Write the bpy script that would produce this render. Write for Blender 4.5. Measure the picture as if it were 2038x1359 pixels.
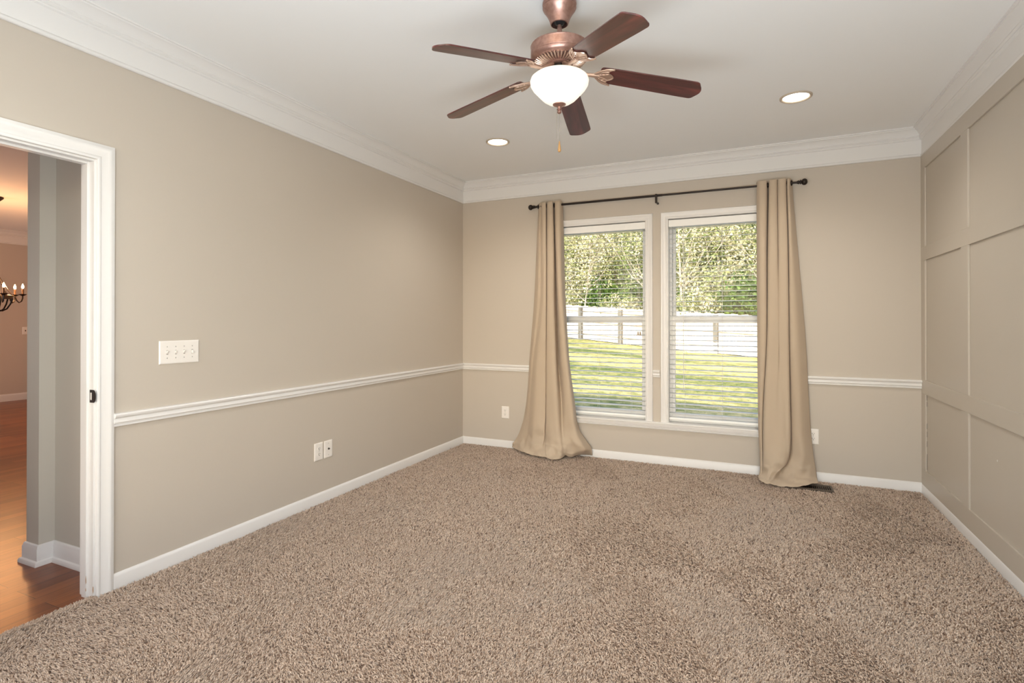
import bpy, bmesh, math, random
import numpy as np
from mathutils import Vector, Matrix, noise
from math import sin, cos, pi, radians, sqrt

# ---------------------------------------------------------------- scene clear
for o in list(bpy.data.objects):
    bpy.data.objects.remove(o)
SC = bpy.context.scene
COL = SC.collection
random.seed(7)
W, H = 3.982, 2.747            # room width, ceiling height (left-back corner is the origin)
YR = -5.35                     # rear wall

# ---------------------------------------------------------------- camera
yaw, pitch = -0.4253, 0.0044
fw0 = Vector((sin(yaw), cos(yaw), 0)); rt = Vector((cos(yaw), -sin(yaw), 0)); upz = Vector((0, 0, 1))
fw = fw0 * cos(pitch) + upz * sin(pitch); cu = upz * cos(pitch) - fw0 * sin(pitch)
cam = bpy.data.cameras.new('camera'); camo = bpy.data.objects.new('camera', cam); COL.objects.link(camo)
M = Matrix((rt, cu, -fw)).transposed().to_4x4(); M.translation = Vector((2.8248, -4.9715, 1.29))
camo.matrix_world = M
cam.sensor_width = 36; cam.lens = 1066.83 / 2038 * 36
cam.shift_y = -(679.5 - 633.27) / 2038
cam.clip_start = .05; cam.clip_end = 300
SC.camera = camo

# ---------------------------------------------------------------- world, sun, large lights, exposure
wd = bpy.data.worlds.new('world'); SC.world = wd; wd.use_nodes = True
bg = wd.node_tree.nodes['Background']
sky = wd.node_tree.nodes.new('ShaderNodeTexSky'); sky.sky_type = 'NISHITA'; sky.sun_disc = False
sky.sun_elevation = radians(32); sky.sun_rotation = radians(170); sky.air_density = 1.0; sky.dust_density = 2.0
wd.node_tree.links.new(sky.outputs[0], bg.inputs[0]); bg.inputs[1].default_value = .55

def lamp(name, kind, loc, energy, color=(1, 1, 1), rot=None, **kw):
    l = bpy.data.lights.new(name, kind); l.energy = energy; l.color = color
    for k, v in kw.items(): setattr(l, k, v)
    o = bpy.data.objects.new(name, l); COL.objects.link(o); o.location = loc
    if rot is not None: o.rotation_euler = rot
    return o
def aim(o, d): o.rotation_euler = Vector(d).to_track_quat('-Z', 'Y').to_euler()
sun = lamp('sun', 'SUN', (0, -10, 20), 9.5, (1, .93, .80), angle=radians(.6))
aim(sun, (.10, .82, -.50))
# added soft fill at the invented rear window opening, behind the camera
rear = lamp('rear_fill', 'AREA', (1.99, YR + .02, 1.45), 20, (.93, .97, 1.0), rot=(radians(90), 0, 0),
            shape='RECTANGLE', size=3.3, size_y=2.1)
up_fill = lamp('bounce_fill', 'AREA', (2.75, -5.12, .80), 88, (.87, .95, 1.0), shape='RECTANGLE', size=2.2, size_y=.44)  # added area light behind the camera, stands in for a bounced flashgun
aim(up_fill, (0, .45, 1))
SC.view_settings.view_transform = 'Standard'; SC.view_settings.look = 'None'
SC.view_settings.gamma = 1; SC.view_settings.use_curve_mapping = False
SC.view_settings.exposure = 0.08
cy = SC.cycles
cy.use_denoising = True
cy.max_bounces = 10; cy.diffuse_bounces = 6; cy.transparent_max_bounces = 24; cy.sample_clamp_indirect = 6
cy.caustics_reflective = False; cy.caustics_refractive = False

# ---------------------------------------------------------------- materials
MATS = {}
def mat(name, col=(.8, .8, .8), rough=.5, metal=0, spec=.5, bump=None, emit=None, var=None, coat=0):
    m = bpy.data.materials.new(name); m.use_nodes = True
    nt = m.node_tree; b = nt.nodes['Principled BSDF']
    b.inputs['Base Color'].default_value = (*col, 1); b.inputs['Roughness'].default_value = rough
    b.inputs['Metallic'].default_value = metal; b.inputs['Specular IOR Level'].default_value = spec
    b.inputs['Coat Weight'].default_value = coat
    if emit:
        b.inputs['Emission Color'].default_value = (*emit[0], 1); b.inputs['Emission Strength'].default_value = emit[1]
    if bump or var:
        tc = nt.nodes.new('ShaderNodeTexCoord')
    if bump:
        n = nt.nodes.new('ShaderNodeTexNoise'); n.inputs['Scale'].default_value = bump[0]; n.inputs['Detail'].default_value = 4
        bp = nt.nodes.new('ShaderNodeBump'); bp.inputs['Strength'].default_value = bump[1]; bp.inputs['Distance'].default_value = bump[2]
        nt.links.new(tc.outputs['Object'], n.inputs['Vector']); nt.links.new(n.outputs[0], bp.inputs['Height']); nt.links.new(bp.outputs[0], b.inputs['Normal'])
    if var:
        n = nt.nodes.new('ShaderNodeTexNoise'); n.inputs['Scale'].default_value = var[0]; n.inputs['Detail'].default_value = 5
        r = nt.nodes.new('ShaderNodeValToRGB'); r.color_ramp.elements[0].color = (*var[1], 1); r.color_ramp.elements[1].color = (*var[2], 1)
        r.color_ramp.elements[0].position = .35; r.color_ramp.elements[1].position = .65
        mp = nt.nodes.new('ShaderNodeMapping'); mp.inputs['Scale'].default_value = var[3] if len(var) > 3 else (1, 1, 1)
        nt.links.new(tc.outputs['Object'], mp.inputs[0]); nt.links.new(mp.outputs[0], n.inputs['Vector'])
        nt.links.new(n.outputs[0], r.inputs[0]); nt.links.new(r.outputs[0], b.inputs['Base Color'])
    MATS[name] = m
    return m
def attr_mat(name, stops, rough=.8, transl=0, attr='tint', spec=.2):
    m = mat(name, rough=rough, spec=spec); nt = m.node_tree; b = nt.nodes['Principled BSDF']
    a = nt.nodes.new('ShaderNodeAttribute'); a.attribute_name = attr
    r = nt.nodes.new('ShaderNodeValToRGB'); e = r.color_ramp.elements
    while len(e) < len(stops): e.new(.5)
    for el, (p, c) in zip(e, stops): el.position = p; el.color = (*c, 1)
    nt.links.new(a.outputs['Fac'], r.inputs[0]); nt.links.new(r.outputs[0], b.inputs['Base Color'])
    if transl:
        t = nt.nodes.new('ShaderNodeBsdfTranslucent'); mx = nt.nodes.new('ShaderNodeMixShader'); mx.inputs[0].default_value = transl
        nt.links.new(r.outputs[0], t.inputs[0]); nt.links.new(b.outputs[0], mx.inputs[1]); nt.links.new(t.outputs[0], mx.inputs[2])
        nt.links.new(mx.outputs[0], nt.nodes['Material Output'].inputs[0])
    return m
wall_m = mat('greige_paint', (.54, .484, .414), .55, spec=.3, bump=(260, .08, .002))
panel_m = mat('greige_trim_paint', (.53, .477, .405), .38, spec=.4)
trim_m = mat('white_trim_paint', (.77, .755, .735), .35, spec=.45)
ceil_m = mat('ceiling_paint', (.88, .885, .88), .8, spec=.1, bump=(300, .05, .002))
hall_m = mat('grey_hall_paint', (.56, .525, .46), .55, spec=.3)
dining_m = mat('dining_wall_paint', (.56, .50, .44), .6, spec=.3)
vinyl_m = mat('white_vinyl', (.80, .80, .79), .3, spec=.5)
blind_m = mat('white_blind', (.90, .90, .88), .35, spec=.4)
slat_m = mat('white_vinyl_slat', (.90, .90, .89), .4, spec=.4)
nt = slat_m.node_tree; t_ = nt.nodes.new('ShaderNodeBsdfTranslucent'); t_.inputs[0].default_value = (.9, .9, .88, 1)
mx_ = nt.nodes.new('ShaderNodeMixShader'); mx_.inputs[0].default_value = .35
nt.links.new(nt.nodes['Principled BSDF'].outputs[0], mx_.inputs[1]); nt.links.new(t_.outputs[0], mx_.inputs[2]); nt.links.new(mx_.outputs[0], nt.nodes['Material Output'].inputs[0])
cord_m = mat('white_cord', (.75, .74, .70), .7)
plate_m = mat('white_plate_plastic', (.84, .80, .75), .3, spec=.5)
tslot_m = mat('grey_slot', (.30, .28, .25), .6)
tassel_m = mat('tan_tassel', (.42, .33, .23), .6)
slot_m = mat('dark_slot', (.05, .04, .035), .6)
screw_m = mat('screw_metal', (.55, .53, .5), .35, metal=.8)
bronze_m = mat('oil_rubbed_bronze', (.030, .022, .018), .38, metal=.6)
copper_m = mat('brushed_copper_bronze', (.36, .215, .175), .36, metal=.75, var=(60, (.33, .19, .155), (.42, .255, .21)))
iron_m = mat('pale_copper_iron', (.56, .40, .32), .34, metal=.8)
black_m = mat('black_rubber', (.012, .014, .016), .3)
chain_m = mat('chain_brass', (.45, .42, .36), .35, metal=.8)
fob_m = mat('wooden_fob', (.42, .23, .08), .35, coat=.3)
can_m = mat('can_trim', (.52, .44, .35), .5)
canlamp_m = mat('can_lamp_glow', (1, .9, .75), .5, emit=((1, .90, .74), 9))
register_m = mat('brown_register', (.10, .075, .055), .45, metal=.4)
candle_m = mat('candle_sleeve', (.10, .055, .03), .5)
flame_m = mat('candle_bulb_glow', (1, .8, .5), .4, emit=((1, .62, .28), 40))
spackle_m = mat('spackle', (.85, .82, .78), .8)
gap_m = mat('caulk_gap', (.05, .04, .03), .9)
chip_m = mat('bare_wood_chip', (.42, .24, .11), .8)
bark_m = mat('pale_bark', (.45, .40, .33), .9, var=(9, (.20, .16, .12), (.42, .37, .30), (1, 1, .3)))
fence_m = mat('pale_fence_boards', (.52, .455, .40), .85, var=(4, (.43, .36, .31), (.58, .52, .47), (1, 1, .12)))
post_m = mat('weathered_fence_post', (.12, .108, .095), .9, var=(6, (.08, .072, .062), (.17, .155, .135), (1, 1, .2)))
earth_m = mat('leaf_litter', (.16, .11, .06), .95, var=(2, (.10, .075, .045), (.24, .17, .09)))
side_m = mat('house_siding', (.6, .57, .52), .7)
roof_m = mat('roof_shingle', (.12, .11, .10), .9)

# curtain cloth: fine weave
cur_m = mat('beige_curtain_cloth', (.50, .405, .305), .85, spec=.15, bump=(1500, .12, .0006))
cur_m.node_tree.nodes['Principled BSDF'].inputs['Sheen Weight'].default_value = .12
# frosted lamp glass
bowl_m = mat('frosted_lamp_glass', (.9, .89, .86), .35, emit=((1, .985, .95), .20))
nt = bowl_m.node_tree; t_ = nt.nodes.new('ShaderNodeBsdfTranslucent'); t_.inputs[0].default_value = (.95, .93, .9, 1)
mx_ = nt.nodes.new('ShaderNodeMixShader'); mx_.inputs[0].default_value = .4
nt.links.new(nt.nodes['Principled BSDF'].outputs[0], mx_.inputs[1]); nt.links.new(t_.outputs[0], mx_.inputs[2]); nt.links.new(mx_.outputs[0], nt.nodes['Material Output'].inputs[0])
# window glass: thin pane
glass_m = bpy.data.materials.new('window_glass'); glass_m.use_nodes = True; nt = glass_m.node_tree
nt.nodes.remove(nt.nodes['Principled BSDF'])
tr = nt.nodes.new('ShaderNodeBsdfTransparent'); tr.inputs[0].default_value = (.95, .965, .955, 1)
gl = nt.nodes.new('ShaderNodeBsdfGlossy'); gl.inputs['Roughness'].default_value = .02
fr = nt.nodes.new('ShaderNodeFresnel'); fr.inputs[0].default_value = 1.25
mx_ = nt.nodes.new('ShaderNodeMixShader'); nt.links.new(fr.outputs[0], mx_.inputs[0]); nt.links.new(tr.outputs[0], mx_.inputs[1]); nt.links.new(gl.outputs[0], mx_.inputs[2])
nt.links.new(mx_.outputs[0], nt.nodes['Material Output'].inputs[0])
# fan blade: dark rosewood veneer, grain along local X of the object
def wood_blade():
    m = mat('rosewood_blade', (.1, .03, .02), .3, spec=.5, coat=.25); nt = m.node_tree; b = nt.nodes['Principled BSDF']
    tc = nt.nodes.new('ShaderNodeTexCoord'); mp = nt.nodes.new('ShaderNodeMapping'); mp.inputs['Scale'].default_value = (2.2, 26, 26)
    n1 = nt.nodes.new('ShaderNodeTexNoise'); n1.inputs['Scale'].default_value = 1; n1.inputs['Detail'].default_value = 6; n1.inputs['Distortion'].default_value = 1.2
    r = nt.nodes.new('ShaderNodeValToRGB'); e = r.color_ramp.elements
    e[0].position = .3; e[0].color = (.045, .017, .016, 1); e[1].position = .72; e[1].color = (.155, .040, .034, 1)
    k = e.new(.5); k.color = (.085, .024, .022, 1)
    nt.links.new(tc.outputs['Object'], mp.inputs[0]); nt.links.new(mp.outputs[0], n1.inputs['Vector']); nt.links.new(n1.outputs[0], r.inputs[0]); nt.links.new(r.outputs[0], b.inputs['Base Color'])
    return m
blade_m = wood_blade()
# hardwood: strip planks running along world Y
def hardwood():
    m = mat('red_oak_planks', (.3, .1, .03), .3, spec=.45); nt = m.node_tree; b = nt.nodes['Principled BSDF']
    tc = nt.nodes.new('ShaderNodeTexCoord'); mp = nt.nodes.new('ShaderNodeMapping'); mp.inputs['Rotation'].default_value = (0, 0, radians(90))
    br = nt.nodes.new('ShaderNodeTexBrick'); br.offset = .37; br.offset_frequency = 3
    br.inputs['Color1'].default_value = (.30, .095, .026, 1); br.inputs['Color2'].default_value = (.17, .046, .013, 1); br.inputs['Mortar'].default_value = (.03, .01, .004, 1)
    br.inputs['Scale'].default_value = 1; br.inputs['Mortar Size'].default_value = .0012; br.inputs['Brick Width'].default_value = .9; br.inputs['Row Height'].default_value = .082
    mp2 = nt.nodes.new('ShaderNodeMapping'); mp2.inputs['Scale'].default_value = (60, 3, 1)
    n = nt.nodes.new('ShaderNodeTexNoise'); n.inputs['Scale'].default_value = 1; n.inputs['Detail'].default_value = 6
    mix = nt.nodes.new('ShaderNodeMix'); mix.data_type = 'RGBA'; mix.blend_type = 'MULTIPLY'; mix.inputs[0].default_value = .55
    r = nt.nodes.new('ShaderNodeValToRGB'); r.color_ramp.elements[0].position = .3; r.color_ramp.elements[0].color = (.45, .4, .35, 1); r.color_ramp.elements[1].position = .65
    nt.links.new(tc.outputs['Object'], mp.inputs[0]); nt.links.new(mp.outputs[0], br.inputs[0]); nt.links.new(tc.outputs['Object'], mp2.inputs[0]); nt.links.new(mp2.outputs[0], n.inputs['Vector'])
    nt.links.new(n.outputs[0], r.inputs[0]); nt.links.new(br.outputs[0], mix.inputs[6]); nt.links.new(r.outputs[0], mix.inputs[7]); nt.links.new(mix.outputs[2], b.inputs['Base Color'])
    return m
oak_m = hardwood()
tuft_m = attr_mat('carpet_yarn', [(0, (.13, .078, .054)), (.15, (.40, .282, .20)), (.5, (.61, .462, .35)), (1, (.78, .635, .515))], .9, spec=.1)
tuft_m.node_tree.nodes['Principled BSDF'].inputs['Sheen Weight'].default_value = .35
cbase_m = mat('carpet_backing', (.30, .20, .15), .95, spec=.1, var=(120, (.22, .15, .11), (.42, .30, .22)))
leaf_m = attr_mat('sunlit_leaves', [(0, (.05, .075, .025)), (.22, (.18, .23, .08)), (.45, (.40, .40, .19)), (.62, (.50, .44, .32)), (.82, (.74, .70, .44)), (.97, (.82, .79, .60)), (1, (.7, .34, .12))], .6, .35)
dleaf_m = attr_mat('dark_leaves', [(0, (.02, .04, .01)), (.5, (.08, .14, .025)), (.9, (.25, .32, .06)), (1, (.45, .10, .05))], .6, .25)
blade_grass_m = attr_mat('grass_blades', [(0, (.09, .14, .045)), (.5, (.26, .27, .10)), (1, (.50, .42, .22))], .7, .3)
def lawn_mat():
    m = mat('lawn', rough=.9, spec=.1); nt = m.node_tree; b = nt.nodes['Principled BSDF']
    tc = nt.nodes.new('ShaderNodeTexCoord')
    n1 = nt.nodes.new('ShaderNodeTexNoise'); n1.inputs['Scale'].default_value = 4.5; n1.inputs['Detail'].default_value = 8; n1.inputs['Roughness'].default_value = .75
    n2 = nt.nodes.new('ShaderNodeTexNoise'); n2.inputs['Scale'].default_value = .35; n2.inputs['Detail'].default_value = 3
    ad = nt.nodes.new('ShaderNodeMath'); ad.operation = 'MULTIPLY_ADD'; ad.inputs[1].default_value = .75
    r = nt.nodes.new('ShaderNodeValToRGB'); e = r.color_ramp.elements
    e[0].position = .68; e[0].color = (.07, .105, .03, 1); e[1].position = 1.0; e[1].color = (.60, .46, .22, 1)
    k = e.new(.85); k.color = (.27, .255, .085, 1)
    mp = nt.nodes.new('ShaderNodeMapping'); mp.inputs['Scale'].default_value = (.28, 1.5, 1)
    nt.links.new(tc.outputs['Object'], n1.inputs['Vector']); nt.links.new(tc.outputs['Object'], mp.inputs[0]); nt.links.new(mp.outputs[0], n2.inputs['Vector'])
    nt.links.new(n2.outputs[0], ad.inputs[0]); nt.links.new(n1.outputs[0], ad.inputs[2]); nt.links.new(ad.outputs[0], r.inputs[0]); nt.links.new(r.outputs[0], b.inputs['Base Color'])
    return m
lawn_m = lawn_mat()

# ---------------------------------------------------------------- helpers
class MB:
    """collects geometry; build() links it as ONE mesh object"""
    def __init__(s): s.v = []; s.f = []; s.mi = []; s.cur = 0
    def add(s, vs, fs):
        b = len(s.v); s.v += [tuple(v) for v in vs]; s.f += [tuple(i + b for i in f) for f in fs]; s.mi += [s.cur] * len(fs); return s
    def box(s, x0, x1, y0, y1, z0, z1):
        vs = [(x, y, z) for z in (z0, z1) for y in (y0, y1) for x in (x0, x1)]
        return s.add(vs, [(0, 2, 3, 1), (4, 5, 7, 6), (0, 1, 5, 4), (2, 6, 7, 3), (0, 4, 6, 2), (1, 3, 7, 5)])
    def lathe(s, prof, n=32, c=(0, 0, 0), ax='z'):
        vs = []
        for r, h in prof:
            for k in range(n):
                a = 2 * pi * k / n; p = (r * cos(a), r * sin(a), h)
                if ax == 'x': p = (p[2], p[0], p[1])
                if ax == 'y': p = (p[0], p[2], p[1])
                vs.append((p[0] + c[0], p[1] + c[1], p[2] + c[2]))
        fs = [(i * n + k, i * n + (k + 1) % n, (i + 1) * n + (k + 1) % n, (i + 1) * n + k) for i in range(len(prof) - 1) for k in range(n)]
        if prof[0][0] > 1e-6: fs.append(tuple(range(n))[::-1])
        if prof[-1][0] > 1e-6: fs.append(tuple((len(prof) - 1) * n + k for k in range(n)))
        return s.add(vs, fs)
    def tube(s, pts, r, n=8):
        pts = [Vector(p) for p in pts]; rs = r if isinstance(r, (list, tuple)) else [r] * len(pts)
        t0 = (pts[1] - pts[0]).normalized(); a = Vector((0, 0, 1)) if abs(t0.z) < .9 else Vector((1, 0, 0)); u = t0.cross(a).normalized()
        vs = []
        for i, p in enumerate(pts):
            t = (pts[min(i + 1, len(pts) - 1)] - pts[max(i - 1, 0)]).normalized()
            u = (u - t * u.dot(t)).normalized(); w = t.cross(u)
            vs += [tuple(p + (u * cos(2 * pi * k / n) + w * sin(2 * pi * k / n)) * rs[i]) for k in range(n)]
        fs = [(i * n + k, i * n + (k + 1) % n, (i + 1) * n + (k + 1) % n, (i + 1) * n + k) for i in range(len(pts) - 1) for k in range(n)]
        fs += [tuple(range(n))[::-1], tuple((len(pts) - 1) * n + k for k in range(n))]
        return s.add(vs, fs)
    def prism(s, poly, h0, h1, fn):
        """poly 2-D outline, fn(a,b,h) -> point"""
        n = len(poly); vs = [fn(a, b, h0) for a, b in poly] + [fn(a, b, h1) for a, b in poly]
        fs = [tuple(range(n))[::-1], tuple(range(n, 2 * n))] + [(i, (i + 1) % n, n + (i + 1) % n, n + i) for i in range(n)]
        return s.add(vs, fs)
    def sweep(s, prof, A, B, nrm, ma=0, mb=0):
        """trim profile (offset from wall, height) run from A to B; ma/mb = mitre shift per offset"""
        A = Vector(A); B = Vector(B); n = Vector(nrm); d = (B - A).normalized()
        k = len(prof); vs = []
        for P, m in ((A, ma), (B, mb)):
            for o, z in prof: q = P + n * o + d * (o * m); vs.append((q.x, q.y, q.z + z))
        fs = [(i, (i + 1) % k, k + (i + 1) % k, k + i) for i in range(k)] + [tuple(range(k))[::-1], tuple(range(k, 2 * k))]
        return s.add(vs, fs)
    def frame(s, prof, fn, pts):
        """mitred frame: prof (outward offset o, thickness t) around the closed/open corner list pts [(a,b,(da,db))]"""
        k = len(prof); vs = []
        for a, b, (da, db) in pts:
            for o, t in prof: vs.append(fn(a + da * o, b + db * o, t))
        fs = []
        for j in range(len(pts) - 1):
            fs += [(j * k + i, j * k + (i + 1) % k, (j + 1) * k + (i + 1) % k, (j + 1) * k + i) for i in range(k)]
        fs += [tuple(range(k))[::-1], tuple((len(pts) - 1) * k + i for i in range(k))]
        return s.add(vs, fs)
    def build(s, name, m, parent=None, smooth=False, bevel=0, loc=None, seg=2):
        me = bpy.data.meshes.new(name); me.from_pydata(s.v, [], s.f)
        for mm in (m if isinstance(m, (list, tuple)) else [m]): me.materials.append(mm)
        if any(s.mi): me.polygons.foreach_set('material_index', s.mi)
        bm = bmesh.new(); bm.from_mesh(me); bmesh.ops.recalc_face_normals(bm, faces=bm.faces)
        bm.to_mesh(me); bm.free()
        o = bpy.data.objects.new(name, me); COL.objects.link(o)
        if parent: o.parent = parent
        if loc: o.location = loc
        if smooth:
            me.polygons.foreach_set('use_smooth', [True] * len(me.polygons))
            try: me.set_sharp_from_angle(angle=radians(38))
            except Exception: pass
        if bevel:
            b = o.modifiers.new('bevel', 'BEVEL'); b.width = bevel; b.segments = seg; b.limit_method = 'ANGLE'; b.harden_normals = False
        me.update()
        return o
def tag(o, label=None, cat=None, group=None, kind=None):
    if label: o['label'] = label
    if cat: o['category'] = cat
    if group: o['group'] = group
    if kind: o['kind'] = kind
    return o
def empty(name, loc, label, cat, group=None, kind=None):
    o = bpy.data.objects.new(name, None); o.empty_display_size = .1; COL.objects.link(o); o.location = loc
    return tag(o, label, cat, group, kind)
def struct(o, label, cat): return tag(o, label, cat, None, 'structure')
def dup(root, name, label, loc=None, rotz=None):
    r = root.copy(); r.name = name; COL.objects.link(r); r['label'] = label
    if loc is not None: r.location = loc
    if rotz is not None: r.rotation_euler = (0, 0, rotz)
    for ch in list(root.children):
        c = ch.copy(); COL.objects.link(c); c.parent = r
        for g in list(ch.children):
            d = g.copy(); COL.objects.link(d); d.parent = c
    return r

# ---------------------------------------------------------------- room shell
TW = .105                                     # left wall thickness
DO0, DO1, DOH = -3.487, -4.30, 2.044          # door opening along y, head height
FZ = -.012                                    # hardwood level / carpet backing level
b = MB()
b.box(-TW, 0, DO0 - .0, .0, FZ - .03, H + .02); b.box(-TW, 0, YR - .15, DO1, FZ - .03, H + .02); b.box(-TW, 0, DO1, DO0, DOH, H + .02)
struct(b.build('wall_left', wall_m), 'long greige painted wall with doorway, chair rail and switches', 'wall')
# back wall with two window openings
WX = [(1.006, 1.921), (2.109, 3.024)]; WZ0, WZ1 = .376, 2.206; WT = .16
b = MB()
xs = [-TW, WX[0][0], WX[0][1], WX[1][0], WX[1][1], W + .12]
for i in range(5):
    if i in (1, 3):
        b.box(xs[i], xs[i + 1], 0, WT, FZ - .03, WZ0 - .02); b.box(xs[i], xs[i + 1], 0, WT, WZ1, H + .02)
    else: b.box(xs[i], xs[i + 1], 0, WT, FZ - .03, H + .02)
struct(b.build('wall_back', wall_m), 'greige painted end wall holding the two windows', 'wall')
b = MB().box(W, W + .12, YR - .15, WT, FZ - .03, H + .02)
wr = struct(b.build('wall_right', panel_m), 'greige wall covered in raised square board panelling', 'wall')
# rear wall behind the camera; its wide window opening is added for light
b = MB(); b.box(-TW, .3, YR - .15, YR, FZ, H); b.box(3.68, W, YR - .15, YR, FZ, H); b.box(.3, 3.68, YR - .15, YR, FZ, .38); b.box(.3, 3.68, YR - .15, YR, 2.52, H)
struct(b.build('wall_front', wall_m), 'greige wall behind the viewer with a wide opening added for light', 'wall')
struct(MB().box(-TW, W + .12, YR - .15, WT, FZ - .05, FZ - .03).build('floor', cbase_m), 'subfloor under the brown carpet', 'floor')
struct(MB().box(-TW, W + .12, YR - .15, WT, H, H + .15).build('ceiling', ceil_m), 'flat white painted ceiling of the carpeted room', 'ceiling')

# board-and-batten on the right wall
BT = .011
b = MB()
zr = [(.055, .178), (.744, .848), (1.738, 1.840), (2.425, 2.54)]
for z0, z1 in zr: b.box(W - BT, W, YR, 0, z0, z1)
st = [(-.10, 0)] + [(-.100 - .760 * (k + 1) - .118 * (k + 1), -.100 - .760 * (k + 1) - .118 * k) for k in range(6)]
for y0, y1 in st:
    for (a, c) in zip(zr[:-1], zr[1:]): b.box(W - BT, W, max(y0, YR), y1, a[1], c[0])
struct(b.build('trim_1', panel_m, bevel=.0015), 'greige board grid raised on the right wall', 'wall panelling')
MB().lathe([(0, .0012), (.004, .001), (.006, 0)], 10, (0, 0, 0)).build('spackle_spot', spackle_m, wr)
sp = bpy.data.objects['spackle_spot']; sp.rotation_euler = (0, radians(-90), 0); sp.location = (W - .0001, -1.36, .555)
b = MB()
for z0, z1 in ((.70, .742), (.655, .69), (.49, .53), (.43, .47), (.36, .40), (.19, .305)): b.box(W - .0015, W - .0003, -.1035, -.1005, z0, z1)
b.build('caulk_gap', gap_m, wr)

# crown, chair rail, baseboard
crown = [(0, 2.531), (.010, 2.531), (.015, 2.535), (.016, 2.544), (.012, 2.551), (.0085, 2.553), (.0085, 2.656), (.018, 2.660), (.021, 2.666), (.018, 2.673),
         (.022, 2.676), (.027, 2.682), (.024, 2.690), (.030, 2.702), (.041, 2.716), (.055, 2.727), (.063, 2.730), (.064, 2.736), (.072, 2.738), (.072, H), (0, H)]
rail = [(0, .776), (.009, .776), (.0125, .779), (.0125, .785), (.0085, .788), (.0085, .791), (.016, .793), (.019, .797), (.0185, .804), (.014, .812), (.0135, .816), (.021, .820), (.026, .826), (.0265, .834), (.022, .840), (.014, .8415), (0, .8415)]
base = [(0, FZ), (.014, FZ), (.014, .052), (.011, .060), (.006, .066), (0, .067)]
def run3(name, prof, lab, cat, segs):
    for nm, A, B_, n, ma, mb in segs:
        b = MB().sweep(prof, A, B_, n, ma, mb)
        struct(b.build(nm, trim_m, smooth=True), lab[nm], cat)
run3('crown', crown, {'trim_2': 'white crown moulding along the left wall', 'trim_3': 'white crown moulding above the windows', 'trim_4': 'white crown moulding above the board panelling'}, 'crown moulding', [
    ('trim_2', (0, YR, 0), (0, 0, 0), (1, 0, 0), 1, -1), ('trim_3', (0, 0, 0), (W, 0, 0), (0, -1, 0), 1, -1), ('trim_4', (W, 0, 0), (W, YR, 0), (-1, 0, 0), 1, -1)])
CO0 = -3.408                                   # door casing outer edge
run3('rail', rail, {'trim_5': 'white chair rail along the left wall'}, 'chair rail', [('trim_5', (0, CO0, 0), (0, 0, 0), (1, 0, 0), 0, -1)])
b = MB(); b.sweep(rail, (0, 0, 0), (WX[0][0] - .058, 0, 0), (0, -1, 0), 1, 0); b.sweep(rail, (WX[0][1] + .060, 0, 0), (WX[1][0] - .066, 0, 0), (0, -1, 0)); b.sweep(rail, (WX[1][1] + .058, 0, 0), (W - BT, 0, 0), (0, -1, 0))
struct(b.build('trim_6', trim_m, smooth=True), 'white chair rail on the window wall, cut by the windows', 'chair rail')
run3('base', base, {'baseboard_left': 'low white baseboard along the left wall', 'baseboard_back': 'low white baseboard under the windows', 'baseboard_right': 'low white baseboard under the board panelling'}, 'baseboard', [
    ('baseboard_left', (0, CO0, 0), (0, 0, 0), (1, 0, 0), 0, -1), ('baseboard_back', (0, 0, 0), (W, 0, 0), (0, -1, 0), 1, -1), ('baseboard_right', (W, 0, 0), (W, YR, 0), (-1, 0, 0), 1, -1)])

# ---------------------------------------------------------------- doorway (door_1)
dr = struct(empty('door_1', (-TW / 2, (DO0 + DO1) / 2, 0), None, None), 'white cased doorway in the left wall opening to the wood-floored hall', 'doorway')
inv = Matrix.Translation(-dr.location)
def dpart(b, name, m, **kw):
    o = b.build(name, m, dr, **kw); o.matrix_parent_inverse = inv; return o
cprof = [(.006, 0), (.006, .011), (.010, .014), (.018, .014), (.022, .011), (.030, .012), (.052, .016), (.056, .0185), (.066, .0185), (.070, .016), (.079, .013), (.079, 0)]
cprof = [(o - .006, t) for o, t in cprof]
pts = [(DO0 + .006, 0 + FZ, (1, 0)), (DO0 + .006, DOH + .006, (1, 1)), (DO1 - .006, DOH + .006, (-1, 1)), (DO1 - .006, FZ, (-1, 0))]
dpart(MB().frame(cprof, lambda a, c, t: (t, a, c), pts), 'casing', trim_m, smooth=True)
dpart(MB().frame(cprof, lambda a, c, t: (-TW - t, a, c), pts), 'casing', trim_m, smooth=True)
b = MB(); b.box(-TW, 0, DO0 - .0, DO0 + .001, FZ, DOH); b.box(-TW, 0, DO1 - .001, DO1, FZ, DOH); b.box(-TW, 0, DO1, DO0, DOH - .001, DOH + .0)
b = MB(); b.box(-TW - .0005, .0005, DO0 - .004, DO0 + .006, FZ, DOH + .005); b.box(-TW - .0005, .0005, DO1 - .006, DO1 + .004, FZ, DOH + .005); b.box(-TW - .0005, .0005, DO1 + .004, DO0 - .004, DOH - .005, DOH + .005)
dpart(b, 'jamb', trim_m, bevel=.001)
b = MB(); sy = DO0 - .004
b.box(-.072, -.034, sy - .011, sy, FZ, DOH - .005); b.box(-.072, -.034, DO1 + .004, DO1 + .015, FZ, DOH - .005); b.box(-.072, -.034, DO1 + .015, sy - .011, DOH - .016, DOH - .005)
dpart(b, 'stop', trim_m, bevel=.0015)
b = MB(); poly = [(-.026, -.030), (.004, -.030)] + [(.004 + .016 * sin(a), -.030 + .030 * (1 - cos(a))) for a in np.linspace(.3, pi - .3, 8)] + [(.004, .030), (-.026, .030)]
b.prism(poly, 0, .0022, lambda x, z, h: (x, sy - h, .935 + z))
k = dpart(b, 'strike_plate', bronze_m, bevel=.0006); k['label'] = 'dark bronze strike plate'
b = MB().box(-.019, -.009, sy - .0028, sy - .0021, .918, .952); b.build('latch_hole', plate_m, k)
b = MB()
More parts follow.
